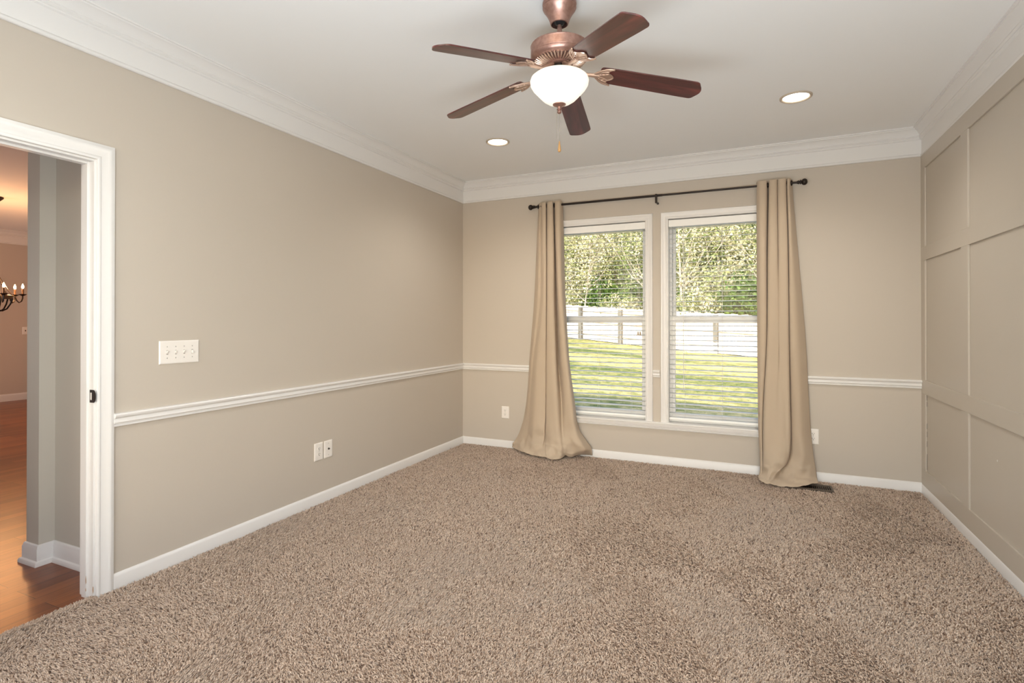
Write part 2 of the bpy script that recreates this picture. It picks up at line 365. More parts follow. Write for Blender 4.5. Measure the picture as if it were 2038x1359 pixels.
for (x, y, z, w, h) in ((-.0335, sy - .0113, .055, .004, .04), (-.0345, sy - .0113, .02, .003, .018)): b.prism([(0, 0), (w, h * .2), (w * .8, h * .6), (w * .3, h), (-w * .4, h * .5)], 0, .0006, lambda u, v, t: (x + u, y - t, z + v))
b.prism([(0, 0), (.004, .01), (.004, .03), (.001, .036), (-.002, .02)], 0, .0006, lambda u, v, t: (.0015 + u, sy - t - .0, .012 + v))
k = dpart(b, 'paint_chip', chip_m); k['label'] = 'bare wood where the paint is chipped'

# ---------------------------------------------------------------- hall and dining room
struct(MB().box(-8.3, -.012, YR - .15, WT, FZ - .03, FZ).build('floor_hall', oak_m), 'glossy red oak plank floor of hall and dining room', 'floor')
struct(MB().box(-8.3, -TW, YR - .15, WT, H, H + .15).build('ceiling_hall', ceil_m), 'ceiling over hall and dining room', 'ceiling')
b = MB().box(-.654, -TW, -3.333, -3.20, FZ, H); b.box(-.774, -.654, -3.406, -3.20, FZ, H)
struct(b.build('wall_hall', hall_m), 'grey hall wall with projecting pier end seen through the doorway', 'wall')
struct(MB().box(-8.3, -8.17, YR - .15, WT, FZ, H).build('wall_dining', dining_m), 'far dining room wall glowing in warm lamplight', 'wall')
b = MB().box(-8.17, -TW, 0, WT, FZ, H); struct(b.build('wall_dining_back', dining_m), 'dining room side wall hidden by the pier', 'wall')
b = MB().box(-8.17, -TW, YR - .15, YR, FZ, H); struct(b.build('wall_hall_front', dining_m), 'hall wall out of view', 'wall')
hb = [(0, FZ), (.027, FZ), (.027, .002), (.023, .010), (.014, .014), (.014, .075), (.010, .082), (.010, .088), (.005, .095), (0, .095)]
b = MB(); b.sweep(hb, (-.774, -3.406, 0), (-.654, -3.406, 0), (0, -1, 0), -1, 1); b.sweep(hb, (-.654, -3.406, 0), (-.654, -3.333, 0), (1, 0, 0), -1, -1)
b.sweep(hb, (-.654, -3.333, 0), (-TW, -3.333, 0), (0, -1, 0), 1, 0); b.sweep(hb, (-.774, -3.20, 0), (-.774, -3.406, 0), (-1, 0, 0), 0, 1)
struct(b.build('baseboard_hall', trim_m, smooth=True), 'white hall baseboard with shoe moulding around the pier', 'baseboard')
struct(MB().sweep([(o, z) for o, z in base[:2]] + [(.014, .08), (.008, .10), (0, .103)], (-8.17, YR, 0), (-8.17, 0, 0), (1, 0, 0)).build('baseboard_dining', trim_m), 'white baseboard of the far dining room wall', 'baseboard')
struct(MB().sweep(crown, (-8.17, YR, 0), (-8.17, 0, 0), (1, 0, 0)).build('trim_7', trim_m, smooth=True), 'crown moulding on the far dining room wall', 'crown moulding')

# ---------------------------------------------------------------- windows
wcp = [(0, 0), (0, .010), (.004, .013), (.012, .013), (.016, .010), (.024, .011), (.040, .015), (.044, .018), (.054, .018), (.058, .014), (.060, 0)]
WL = ['left-hand white double-hung window with wide casing beside the left curtain', 'right-hand white double-hung window partly covered by the right curtain']
for i, (x0, x1) in enumerate(WX):
    wn = struct(empty('window_%d' % (i + 1), ((x0 + x1) / 2, .12, WZ0), None, None), WL[i], 'window')
    iv = Matrix.Translation(-wn.location)
    def wp(b, name, m, **kw):
        o = b.build(name, m, wn, **kw); o.matrix_parent_inverse = iv; return o
    wp(MB().frame(wcp, lambda a, c, t: (a, -t, c), [(x0, WZ0 + .0, (-1, 0)), (x0, WZ1, (-1, 1)), (x1, WZ1, (1, 1)), (x1, WZ0, (1, 0))]), 'casing', trim_m, smooth=True)
    b = MB(); b.box(x0 - .002, x0 + .008, -.001, .09, WZ0, WZ1); b.box(x1 - .008, x1 + .002, -.001, .09, WZ0, WZ1); b.box(x0 + .008, x1 - .008, -.001, .09, WZ1 - .003, WZ1 + .002)
    wp(b, 'jamb_liner', trim_m)
    b = MB(); fx = .030
    b.box(x0, x0 + fx, .085, WT + .01, WZ0 - .02, WZ1); b.box(x1 - fx, x1, .085, WT + .01, WZ0 - .02, WZ1); b.box(x0 + fx, x1 - fx, .085, WT + .01, WZ1 - .03, WZ1); b.box(x0 + fx, x1 - fx, .085, WT + .02, WZ0 - .02, WZ0 + .02)
    wp(b, 'frame', vinyl_m, bevel=.002)
    for nm, y0, z0, z1, bot, top in (('lower_sash', .092, WZ0 + .02, 1.335, .055, .066), ('upper_sash', .128, 1.285, WZ1 - .03, .045, .035)):
        b = MB(); sx = .026; a0, a1 = x0 + fx, x1 - fx
        b.box(a0, a0 + sx, y0, y0 + .032, z0, z1); b.box(a1 - sx, a1, y0, y0 + .032, z0, z1)
        b.box(a0 + sx, a1 - sx, y0, y0 + .032, z0, z0 + bot); b.box(a0 + sx, a1 - sx, y0, y0 + .032, z1 - top, z1)
        if nm == 'lower_sash':
            b.box(a0 + .01, a1 - .01, y0 - .012, y0, z0 + .035, z0 + .045); b.box(a0 + sx, a1 - sx, y0 - .004, y0, 1.300, 1.304)
        s = wp(b, nm, vinyl_m, bevel=.002)
        g = MB().box(a0 + sx - .004, a1 - sx + .004, y0 + .015, y0 + .0155, z0 + bot - .004, z1 - top + .004).build('pane', glass_m, s)
        if nm == 'lower_sash':
            for fx_ in (.3, .7):
                xx = a0 + (a1 - a0) * fx_
                l = MB().box(xx - .016, xx + .016, y0 - .009, y0 - .0005, 1.309, 1.317).build('sash_lock', plate_m, s, bevel=.002)
b = MB(); b.box(WX[0][0] - .085, WX[1][1] + .085, -.042, .0, WZ0 - .016, WZ0); b.box(WX[0][0], WX[0][1], 0, .085, WZ0 - .02, WZ0); b.box(WX[1][0], WX[1][1], 0, .085, WZ0 - .02, WZ0)
struct(b.build('trim_8', trim_m, bevel=.004), 'white window stool running under both windows', 'window sill')
apron = [(0, .308), (.010, .308), (.014, .311), (.0145, .318), (.009, .321), (.009, .325), (.017, .328), (.018, .334), (.012, .342), (.010, .350), (.010, .360), (0, .360)]
struct(MB().sweep(apron, (WX[0][0] - .06, 0, 0), (WX[1][1] + .06, 0, 0), (0, -1, 0)).build('trim_9', trim_m, smooth=True), 'white moulded apron below the window stool', 'window apron')

# ---------------------------------------------------------------- blinds
BL = ['white horizontal slat blind hanging open in the left-hand window', 'white horizontal slat blind hanging open in the right-hand window']
for i, (x0, x1) in enumerate(WX):
    e = empty('window_blind', ((x0 + x1) / 2, .045, WZ1), BL[i], 'blind', 'slat blinds in the windows')
    iv = Matrix.Translation(-e.location)
    def bp_(b, name, m, **kw):
        o = b.build(name, m, e, **kw); o.matrix_parent_inverse = iv; return o
    bp_(MB().box(x0 + .010, x1 - .010, .004, .016, 2.133, 2.1945), 'valance', blind_m, bevel=.002)
    bp_(MB().box(x0 + .014, x1 - .014, .020, .070, 2.150, 2.196), 'headrail', blind_m)
    b = MB(); z = 2.118; k = 0
    zs = []
    while z > .45:
        a = radians(5 + .8 * sin(k * 2.1 + i)); dy, dz = .025 * cos(a), .025 * sin(a)
        sag = .001 * sin(k * 1.7)
        P = []
        for t in np.linspace(-1, 1, 5): P.append((.046 + dy * t, z + dz * t + .0022 * (1 - t * t) + sag))
        poly = P + [(y, zz - .0026) for y, zz in reversed(P)]
        b.prism(poly, x0 + .013, x1 - .013, lambda y, zz, h: (h, y, zz)); zs.append(z)
        z -= .0437; k += 1
    bp_(b, 'slats', slat_m)
    bp_(MB().box(x0 + .012, x1 - .012, .022, .070, .400, .420), 'bottom_rail', blind_m, bevel=.003)
    for fx_ in (.16, .5, .84):
        xx = x0 + (x1 - x0) * fx_
        b = MB(); b.tube([(xx, .0185, 2.15), (xx, .0185, .41)], .0009, 5); b.tube([(xx, .0735, 2.15), (xx, .0735, .41)], .0009, 5)
        bp_(b, 'ladder_cord', cord_m)
    if i == 0:
        b = MB(); b.tube([(1.845, .012, 2.14), (1.845, .006, 1.5), (1.846, .002, 1.19)], .0011, 5); b.tube([(1.857, .012, 2.14), (1.859, .006, 1.5), (1.862, .002, 1.19)], .0011, 5)
        pc = bp_(b, 'pull_cord', cord_m)
        for xx in (1.846, 1.866):
            t = MB().lathe([(0, 0), (.0035, -.002), (.006, -.012), (.009, -.032), (.008, -.036), (0, -.036)], 10, (xx, .002, 1.192)).build('cord_tassel', tassel_m, pc, smooth=True)
    else:
        bp_(MB().tube([(2.245, .012, 2.14), (2.246, .004, 1.4), (2.247, .003, .66)], .0033, 6), 'tilt_wand', cord_m)

# ---------------------------------------------------------------- curtain rod
RZ, RY = 2.404, -.09
e = empty('curtain_rod', (2.0, RY, RZ), 'dark bronze curtain rod with knobbed ends above both windows', 'curtain rod')
iv = Matrix.Translation(-e.location)
def rp(b, name, m, **kw):
    o = b.build(name, m, e, **kw); o.matrix_parent_inverse = iv; return o
rp(MB().tube([(.86, RY, RZ), (2.08, RY, RZ)], .0105, 14), 'pole', bronze_m, smooth=True)
rp(MB().tube([(2.06, RY, RZ), (3.145, RY, RZ)], .0085, 14), 'inner_pole', bronze_m, smooth=True)
fin = [(0, -.004), (.011, -.004), (.012, .004), (.0155, .006), (.0155, .011), (.011, .013), (.011, .017), (.0175, .020), (.0175, .026), (.012, .028), (.014, .031), (.022, .036), (.026, .044), (.0265, .052), (.024, .060), (.017, .068), (.010, .071), (0, .072)]
rp(MB().lathe([(r, 3.140 + h) for r, h in fin], 20, (0, RY, RZ), 'x'), 'finial', bronze_m, smooth=True)
rp(MB().lathe([(r, .865 - h) for r, h in fin], 20, (0, RY, RZ), 'x'), 'finial', bronze_m, smooth=True)
b = MB(); b.tube([(2.026, 0, 2.352), (2.026, -.05, 2.352), (2.026, -.09, 2.36)], .006, 8); b.box(2.018, 2.034, -.108, -.074, 2.338, RZ + .0); b.box(2.018, 2.034, -.106, -.075, RZ + .0, RZ + .013); b.lathe([(.010, -.0005), (.010, -.005), (.007, -.008)], 12, (2.026, 0, 2.352), 'y')
rp(b, 'bracket', bronze_m, bevel=.002)

# ---------------------------------------------------------------- curtains
CL = [(2.426, [(0.876, -0.03), (0.914, -0.1), (0.928, -0.095), (0.957, -0.13), (0.987, -0.125), (0.96, -0.035), (1.005, -0.125), (1.056, -0.125), (1.035, -0.03), (1.087, -0.125), (1.133, -0.12), (1.128, -0.03)]),
(1.952, [(0.852, -0.03), (0.904, -0.1), (0.925, -0.095), (0.962, -0.13), (0.992, -0.125), (0.963, -0.035), (1.005, -0.125), (1.066, -0.125), (1.047, -0.03), (1.099, -0.125), (1.138, -0.12), (1.143, -0.03)]),
(1.475, [(0.828, -0.03), (0.884, -0.09), (0.92, -0.095), (0.964, -0.135), (0.993, -0.13), (0.966, -0.045), (1.006, -0.13), (1.07, -0.13), (1.06, -0.03), (1.119, -0.13), (1.16, -0.125), (1.158, -0.03)]),
(0.920, [(0.779, -0.03), (0.821, -0.08), (0.849, -0.09), (0.909, -0.14), (0.987, -0.135), (0.972, -0.075), (1.007, -0.14), (1.091, -0.145), (1.084, -0.04), (1.155, -0.14), (1.21, -0.14), (1.193, -0.03)]),
(0.538, [(0.752, -0.03), (0.785, -0.07), (0.815, -0.09), (0.892, -0.15), (0.986, -0.145), (0.979, -0.1), (1.011, -0.15), (1.115, -0.17), (1.132, -0.09), (1.193, -0.15), (1.258, -0.15), (1.244, -0.03)]),
(0.261, [(0.703, -0.03), (0.747, -0.07), (0.792, -0.1), (0.879, -0.17), (0.983, -0.17), (0.985, -0.135), (1.02, -0.175), (1.137, -0.205), (1.163, -0.15), (1.208, -0.165), (1.301, -0.165), (1.289, -0.03)]),
(0.098, [(0.637, -0.03), (0.698, -0.07), (0.769, -0.11), (0.872, -0.18), (0.979, -0.2), (0.997, -0.18), (1.035, -0.2), (1.159, -0.24), (1.21, -0.2), (1.261, -0.19), (1.385, -0.17), (1.407, -0.03)]),
]
HL = [(0.596, -0.027), (0.671, -0.108), (0.773, -0.194), (0.876, -0.253), (0.991, -0.283), (1.046, -0.298), (1.097, -0.314), (1.179, -0.296), (1.209, -0.184), (1.261, -0.16), (1.339, -0.064), (1.424, -0.024)]
CR = [(2.329, [(2.841, -0.09), (2.867, -0.128), (2.912, -0.12), (2.929, -0.035), (2.936, -0.125), (2.988, -0.125), (2.996, -0.04), (3.0, -0.125), (3.053, -0.125), (3.062, -0.04), (3.066, -0.12), (3.084, -0.12), (3.11, -0.035)]),
(1.856, [(2.84, -0.09), (2.866, -0.128), (2.907, -0.12), (2.922, -0.035), (2.928, -0.125), (2.99, -0.125), (2.999, -0.04), (3.003, -0.125), (3.063, -0.125), (3.074, -0.04), (3.078, -0.12), (3.104, -0.12), (3.146, -0.035)]),
(1.159, [(2.843, -0.09), (2.869, -0.125), (2.908, -0.12), (2.917, -0.045), (2.923, -0.135), (2.996, -0.135), (3.002, -0.118), (3.007, -0.135), (3.068, -0.135), (3.079, -0.05), (3.085, -0.115), (3.139, -0.115), (3.198, -0.035)]),
(0.629, [(2.847, -0.085), (2.864, -0.115), (2.885, -0.11), (2.891, -0.06), (2.897, -0.15), (2.963, -0.162), (3.003, -0.158), (3.039, -0.16), (3.075, -0.155), (3.087, -0.065), (3.096, -0.1), (3.152, -0.115), (3.222, -0.035)]),
(0.386, [(2.851, -0.085), (2.864, -0.115), (2.879, -0.11), (2.885, -0.075), (2.893, -0.155), (2.962, -0.18), (3.005, -0.182), (3.045, -0.178), (3.078, -0.165), (3.09, -0.075), (3.099, -0.105), (3.162, -0.12), (3.236, -0.035)]),
(0.187, [(2.86, -0.09), (2.869, -0.12), (2.878, -0.13), (2.884, -0.11), (2.892, -0.17), (2.954, -0.21), (2.996, -0.22), (3.036, -0.21), (3.066, -0.185), (3.073, -0.1), (3.097, -0.12), (3.178, -0.135), (3.252, -0.05)]),
(0.055, [(2.859, -0.12), (2.866, -0.15), (2.874, -0.16), (2.879, -0.15), (2.888, -0.19), (2.913, -0.225), (2.935, -0.235), (2.953, -0.23), (2.975, -0.22), (2.994, -0.165), (3.041, -0.175), (3.155, -0.165), (3.271, -0.07)]),
]
HR = [(2.848, -0.144), (2.849, -0.189), (2.851, -0.218), (2.855, -0.246), (2.862, -0.272), (2.879, -0.299), (2.894, -0.314), (2.911, -0.32), (2.936, -0.33), (2.96, -0.333), (3.027, -0.33), (3.149, -0.296), (3.275, -0.17)]
CL[0] = (2.436, CL[0][1]); CR.insert(0, (2.436, CR[0][1]))
def cr(p0, p1, p2, p3, t):
    return .5 * (2 * p1 + (p2 - p0) * t + (2 * p0 - 5 * p1 + 4 * p2 - p3) * t * t + (3 * p1 - p0 - 3 * p2 + p3) * t ** 3)
def spline(arr, ts):
    """arr (n,k) control rows, ts parameters in 0..n-1; rounded-ridge Catmull-Rom"""
    n = len(arr); out = []
    for t in ts:
        i = min(int(t), n - 2); f = t - i
        out.append(cr(arr[max(i - 1, 0)], arr[i], arr[i + 1], arr[min(i + 2, n - 1)], f))
    return np.array(out)
def curtain(rows, hem, name, label, seed, hemz):
    rows = list(rows) + [(.012, hem)]
    A = np.array([[(x, y, z) for x, y in pts] for z, pts in rows])       # rows, cols, 3
    A[-1, :, 2] = hemz
    nr, nc = A.shape[:2]
    B = spline(A.reshape(nr, -1), np.linspace(0, nr - 1, (nr - 1) * 10 + 1)).reshape(-1, nc, 3)
    C = np.stack([spline(r, np.linspace(0, nc - 1, (nc - 1) * 9 + 1)) for r in B])
    R, Cn = C.shape[:2]
    for i in range(R):
        for j in range(Cn):
            x, y, z = C[i, j]
            # creases: long soft vertical ones everywhere, crumpling toward the floor
            n1 = noise.noise(Vector((j * .07 + seed, z * .8, seed))) * .004
            w = max(0, 1 - z / .5) ** 1.4
            n2 = noise.noise(Vector((x * 14 + seed * 3, z * 9, y * 12))) * .018 * w
            n3 = noise.noise(Vector((x * 34, z * 26 + seed, y * 30))) * .006 * w
            rg = (1 - 2.6 * abs(noise.noise(Vector((x * 7 + z * 5 + seed, z * 7 - x * 4, 3.3))))) * .024 * max(0, 1 - z / .30) * (1 if z > .03 else .5)
            n2 += -rg
            C[i, j, 1] = min(y + n1 + n2 + n3, -.022 if z > .07 else -.018)
            C[i, j, 0] = x + noise.noise(Vector((z * 3 + seed, j * .2, 9))) * .010 * w
            if z < .12: C[i, j, 2] = max(.007, z + (n3 * .9 - n2 * .7))
    me = bpy.data.meshes.new(name)
    vs = C.reshape(-1, 3).tolist()
    fs = [(i * Cn + j, i * Cn + j + 1, (i + 1) * Cn + j + 1, (i + 1) * Cn + j) for i in range(R - 1) for j in range(Cn - 1)]
    root = empty(name, (float(A[-1, :, 0].mean()), -.15, 0), label, 'curtain', 'beige curtains at the windows')
    me.from_pydata(vs, [], fs); me.materials.append(cur_m); me.polygons.foreach_set('use_smooth', [True] * len(fs))
    o = bpy.data.objects.new('cloth', me); COL.objects.link(o); o.parent = root; o.matrix_parent_inverse = Matrix.Translation(-root.location)
    s = o.modifiers.new('thick', 'SOLIDIFY'); s.thickness = .0022; s.offset = 0
    # grommets where the cloth crosses the rod, on each flank between ridge and valley
    for c in range(nc - 1):
        if abs(A[0, c + 1, 1] - A[0, c, 1]) < .05: continue
        p = (A[0, c] + A[0, c + 1]) / 2
        d = A[0, c + 1] - A[0, c]; d[2] = 0; d = d / np.linalg.norm(d); nrm = Vector((-d[1], d[0], 0))
        b = MB(); pts = []; u = Vector((d[0], d[1], 0))
        for k in range(21): a = 2 * pi * k / 20; pts.append(u * (.0195 * cos(a)) + Vector((0, 0, .0195 * sin(a))))
        b.tube(pts, .0042, 6)
        g = b.build('grommet', bronze_m, root, smooth=True); g.matrix_parent_inverse = Matrix.Translation(-root.location); g.location = (p[0], RY, RZ)
        g['label'] = 'dark bronze grommet ring'
    return o
curtain(CL, HL, 'curtain', 'beige grommet curtain left of the windows flaring into a puddle on the carpet', 2.3, [.010, .012, .014, .022, .012, .020, .012, .010, .024, .012, .022, .014])
curtain(CR, HR, 'curtain', 'beige grommet curtain right of the windows with its hem over the floor register', 5.1, [.018, .020, .020, .022, .018, .014, .012, .010, .010, .010, .009, .014, .026])

# ---------------------------------------------------------------- wall plates
def plate(name, w, h, label, cat, group=None):
    """built facing -Y, centred on origin; y=0 is the wall"""
    e = empty(name, (0, 0, 0), label, cat, group)
    b = MB(); pr = [(0, 0), (0, -.0035), (.004, -.006), (.008, -.0065)]
    vs = []
    for ins, y in pr: vs += [(-w / 2 + ins, y, -h / 2 + ins), (w / 2 - ins, y, -h / 2 + ins), (w / 2 - ins, y, h / 2 - ins), (-w / 2 + ins, y, h / 2 - ins)]
    fs = [(r * 4 + k, r * 4 + (k + 1) % 4, r * 4 + 4 + (k + 1) % 4, r * 4 + 4 + k) for r in range(3) for k in range(4)] + [(12, 13, 14, 15), (3, 2, 1, 0)]
    b.add(vs, fs).build('cover_plate', plate_m, e, bevel=.0008)
    return e
def screw(e, x, z): MB().lathe([(0, -.0076), (.0022, -.0074), (.0034, -.0066), (.0034, -.006)], 10, (x, 0, z), 'y').build('screw', screw_m, e)
def duplex(name, label):
    e = plate(name, .082, .124, label, 'outlet', 'white duplex outlets')
    screw(e, 0, 0)
    for s in (-1, 1):
        zc = s * .0195
        pol = [(.0165 * max(-.95, min(.95, 1.0 * cos(a))), .0145 * sin(a)) for a in np.linspace(0, 2 * pi, 20, endpoint=False)]
        r = MB().prism(pol, -.0066, -.0088, lambda x, z, h: (x, h, zc + z)).build('receptacle', plate_m, e, bevel=.0008)
        b = MB(); b.box(-.0078, -.0050, -.0094, -.0086, zc + .000, zc + .0095); b.box(.0050, .0078, -.0094, -.0086, zc + .0015, zc + .0085); b.lathe([(0, -.0094), (.0032, -.0094), (.0032, -.0086)], 10, (0, 0, zc - .0062), 'y')
        b.build('slots', slot_m, r)
    return e
o1 = duplex('wall_outlet', 'white duplex outlet on the window wall left of the curtains'); o1.location = (.499, 0, .352)
dup(o1, 'wall_outlet', 'white duplex outlet peeking out beside the right curtain', (3.254, 0, .352))
dup(o1, 'wall_outlet', 'white duplex outlet on the left wall beside the cable plate', (0, -2.068, .360), radians(90))
e = plate('cable_outlet', .082, .124, 'white cable plate with one dark jack, on the left wall beside an outlet', 'outlet')
screw(e, 0, .041); screw(e, 0, -.041)
MB().lathe([(.0075, -.006), (.0075, -.010), (.0052, -.011), (.0048, -.016), (0, -.016)], 12, (0, 0, .002), 'y').build('jack', slot_m, e, smooth=True)
e.location = (0, -1.974, .360); e.rotation_euler = (0, 0, radians(90))
e = plate('light_switch', .219, .123, 'white four-gang light switch plate on the left wall by the doorway', 'light switch')
for k in range(4):
    x = -.069 + .046 * k
    screw(e, x, .030); screw(e, x, -.030)
    MB().box(x - .0046, x + .0046, -.0070, -.0062, -.0115, .0115).build('toggle_slot', tslot_m, e)
    up = 1 if k < 3 else -1
    tg = MB().prism([(-.0062, -.009), (-.0062, .009), (-.0165, .0105 if up > 0 else -.0045), (-.0165, .0045 if up > 0 else -.0105)], x - .0042, x + .0042, lambda y, z, h: (h, y, z))
    tg.build('toggle', plate_m, e, bevel=.0012)
e.location = (0, -3.080, 1.122); e.rotation_euler = (0, 0, radians(90))
e = plate('dining_light_switch', .082, .124, 'small white switch plate on the far dining room wall', 'light switch')
MB().box(-.006, .006, -.010, -.006, -.012, .012).build('toggle', slot_m, e)
e.location = (-8.17, -.215, 1.124); e.rotation_euler = (0, 0, radians(90))

# ---------------------------------------------------------------- floor register
e = empty('floor_register', (3.20, -.225, 0), 'brown metal floor register half hidden under the right curtain hem', 'floor register')
b = MB(); b.box(-.165, .165, -.075, -.058, -.010, .008); b.box(-.165, .165, .058, .075, -.010, .008); b.box(-.165, -.150, -.058, .058, -.010, .008); b.box(.150, .165, -.058, .058, -.010, .008)
b.build('frame', register_m, e, bevel=.002)
b = MB()
for k in range(21): x = -.14 + .014 * k; b.box(x - .0025, x + .0025, -.058, .058, -.009, .004)
b.build('slats', register_m, e); MB().box(-.150, .150, -.058, .058, -.0115, -.0100).build('duct', slot_m, e)

# ---------------------------------------------------------------- recessed lights
def can(loc, label):
    e = empty('recessed_light', loc, label, 'recessed light', 'recessed ceiling lights')
    b = MB(); n = 40; prof = [(.097, 0), (.096, -.006), (.090, -.010), (.083, -.009), (.078, -.004), (.0765, .030)]
    vs = [(r * cos(2 * pi * k / n), r * sin(2 * pi * k / n), z) for r, z in prof for k in range(n)]
    b.add(vs, [(i * n + k, i * n + (k + 1) % n, (i + 1) * n + (k + 1) % n, (i + 1) * n + k) for i in range(len(prof) - 1) for k in range(n)]).build('trim_ring', can_m, e, smooth=True)
    MB().lathe([(0, -.0012), (.060, -.001), (.0765, -.0006), (.0765, .010)], n).build('lens', canlamp_m, e, smooth=True)
    return e
c0 = can((3.071, -1.035, H), 'recessed ceiling light on the right beyond the fan')
dup(c0, 'recessed_light', 'recessed ceiling light left of the fan chain', (.920, -1.048, H))
for k, (x, y) in enumerate(((3.071, -1.035), (.920, -1.048), (3.071, -4.30), (.920, -4.30))):    # the far pair and its twin pair out of view
    lamp('can_light', 'SPOT', (x, y, H - .014), 56, (1, .94, .86), rot=(0, 0, 0), spot_size=radians(140), spot_blend=.9, shadow_soft_size=.07)

# ---------------------------------------------------------------- ceiling fan
FC = Vector((2.019, -2.670, H))
fan = empty('ceiling_fan', FC, 'five-blade copper bronze ceiling fan with dark wood blades and glass bowl light', 'ceiling fan')
tilt = Matrix.Translation((0, 0, -.09)) @ Matrix.Rotation(radians(1.15), 4, rt) @ Matrix.Translation((0, 0, .09))
Z = lambda z: z - H
def fp(b, name, m, tilted=True, parent=None, **kw):
    o = b.build(name, m, parent or fan, **kw)
    if tilted and parent is None: o.matrix_local = tilt
    return o
fp(MB().lathe([(0, 0), (.066, 0), (.0765, -.014), (.0775, -.024), (.0755, -.032), (.0735, -.034), (.0765, -.039), (.0735, -.046), (.066, -.056), (.0575, -.069), (.050, -.084), (.0445, -.099), (.0405, -.112), (.0365, -.114), (.036, -.106), (.040, -.090), (.0, -.06)], 48), 'canopy', copper_m, tilted=False, smooth=True)
fp(MB().lathe([(0, -.066)] + [(.031 * sin(a), -.092 + .026 * cos(a)) for a in np.linspace(.3, 2.9, 12)] + [(0, -.118)], 28), 'hanger_ball', black_m, smooth=True)
fp(MB().lathe([(.010, -.10), (.010, -.125), (.0125, -.150), (.0165, -.165), (.0165, -.225), (.0, -.225)], 20), 'downrod', copper_m, smooth=True)
mz = Z(2.541)
fp(MB().lathe([(0, mz + .012), (.03, mz + .010), (.07, mz + .007), (.110, mz + .002), (.129, mz - .004), (.1315, mz - .009), (.1295, mz - .013), (.1305, mz - .045), (.1285, mz - .049), (.1305, mz - .052), (.127, mz - .064), (.114, mz - .074), (.06, mz - .080), (.0, mz - .080)], 64), 'motor_housing', copper_m, smooth=True)
b = MB()
for k in range(44):                               # fluted vent ring on the underside
    a = 2 * pi * k / 44; u = Vector((cos(a), sin(a), 0)); w = Vector((-sin(a), cos(a), 0))
    P = [(.062, mz - .086), (.080, mz - .087), (.098, mz - .083), (.113, mz - .0765)]
    b.tube([tuple(u * r + Vector((0, 0, z))) for r, z in P], [.0030, .0040, .0046, .0034], 6)
fp(b, 'vent_flutes', iron_m, smooth=True)
fp(MB().lathe([(.060, mz - .076), (.061, mz - .090), (.054, mz - .094), (0, mz - .094)], 40), 'flywheel_ring', copper_m, smooth=True)
fp(MB().lathe([(.034, mz - .090), (.034, mz - .118), (0, mz - .118)], 32), 'switch_housing', black_m, smooth=True)
fp(MB().lathe([(.040, mz - .106), (.046, mz - .110), (.050, mz - .130), (.058, mz - .136), (.056, mz - .140), (0, mz - .140)], 40), 'light_fitter', copper_m, smooth=True)
# light bowl: open-topped frosted glass
z0 = Z(2.401)
bowl = [(.108, z0), (.119, z0 - .003), (.1285, z0 - .011), (.133, z0 - .024), (.131, z0 - .040), (.120, z0 - .058), (.104, z0 - .075), (.090, z0 - .090), (.074, z0 - .106), (.054, z0 - .119), (.030, z0 - .127), (.006, z0 - .129)]
inner = [(max(r - .004, .002), z + .003) for r, z in reversed(bowl)]
fp(MB().lathe(bowl + inner, 64), 'light_bowl', bowl_m, smooth=True)['label'] = 'white frosted glass bowl'
fz = z0 - .129
fp(MB().lathe([(.0, fz + .012), (.024, fz + .010), (.030, fz + .003), (.029, fz - .001), (.018, fz - .006), (.009, fz - .011), (.008, fz - .016), (.0115, fz - .020), (.0115, fz - .023), (.007, fz - .025), (.010, fz - .030), (.0095, fz - .036), (.005, fz - .040), (0, fz - .041)], 28), 'bowl_finial', copper_m, smooth=True)
def chain(x, y, za, zb, name):
    b = MB(); z = za
    while z > zb: b.lathe([(0, .0013), (.0012, .0006), (.0012, -.0006), (0, -.0013)], 6, (x, y, z)); z -= .0034
    b.tube([(x, y, za), (x, y, zb)], .00045, 4)
    return fp(b, name, chain_m)
c1 = chain(.001, -.001, fz - .040, Z(2.104), 'pull_chain')
f1 = MB().lathe([(0, .003), (.0025, 0), (.004, -.012), (.0065, -.028), (.0078, -.038), (.0068, -.045), (.003, -.0485), (0, -.049)], 16, (.001, -.001, Z(2.106))).build('pull_fob', fob_m, c1, smooth=True)
chain(-.0095, -.008, fz + .004, Z(2.118), 'pull_chain')
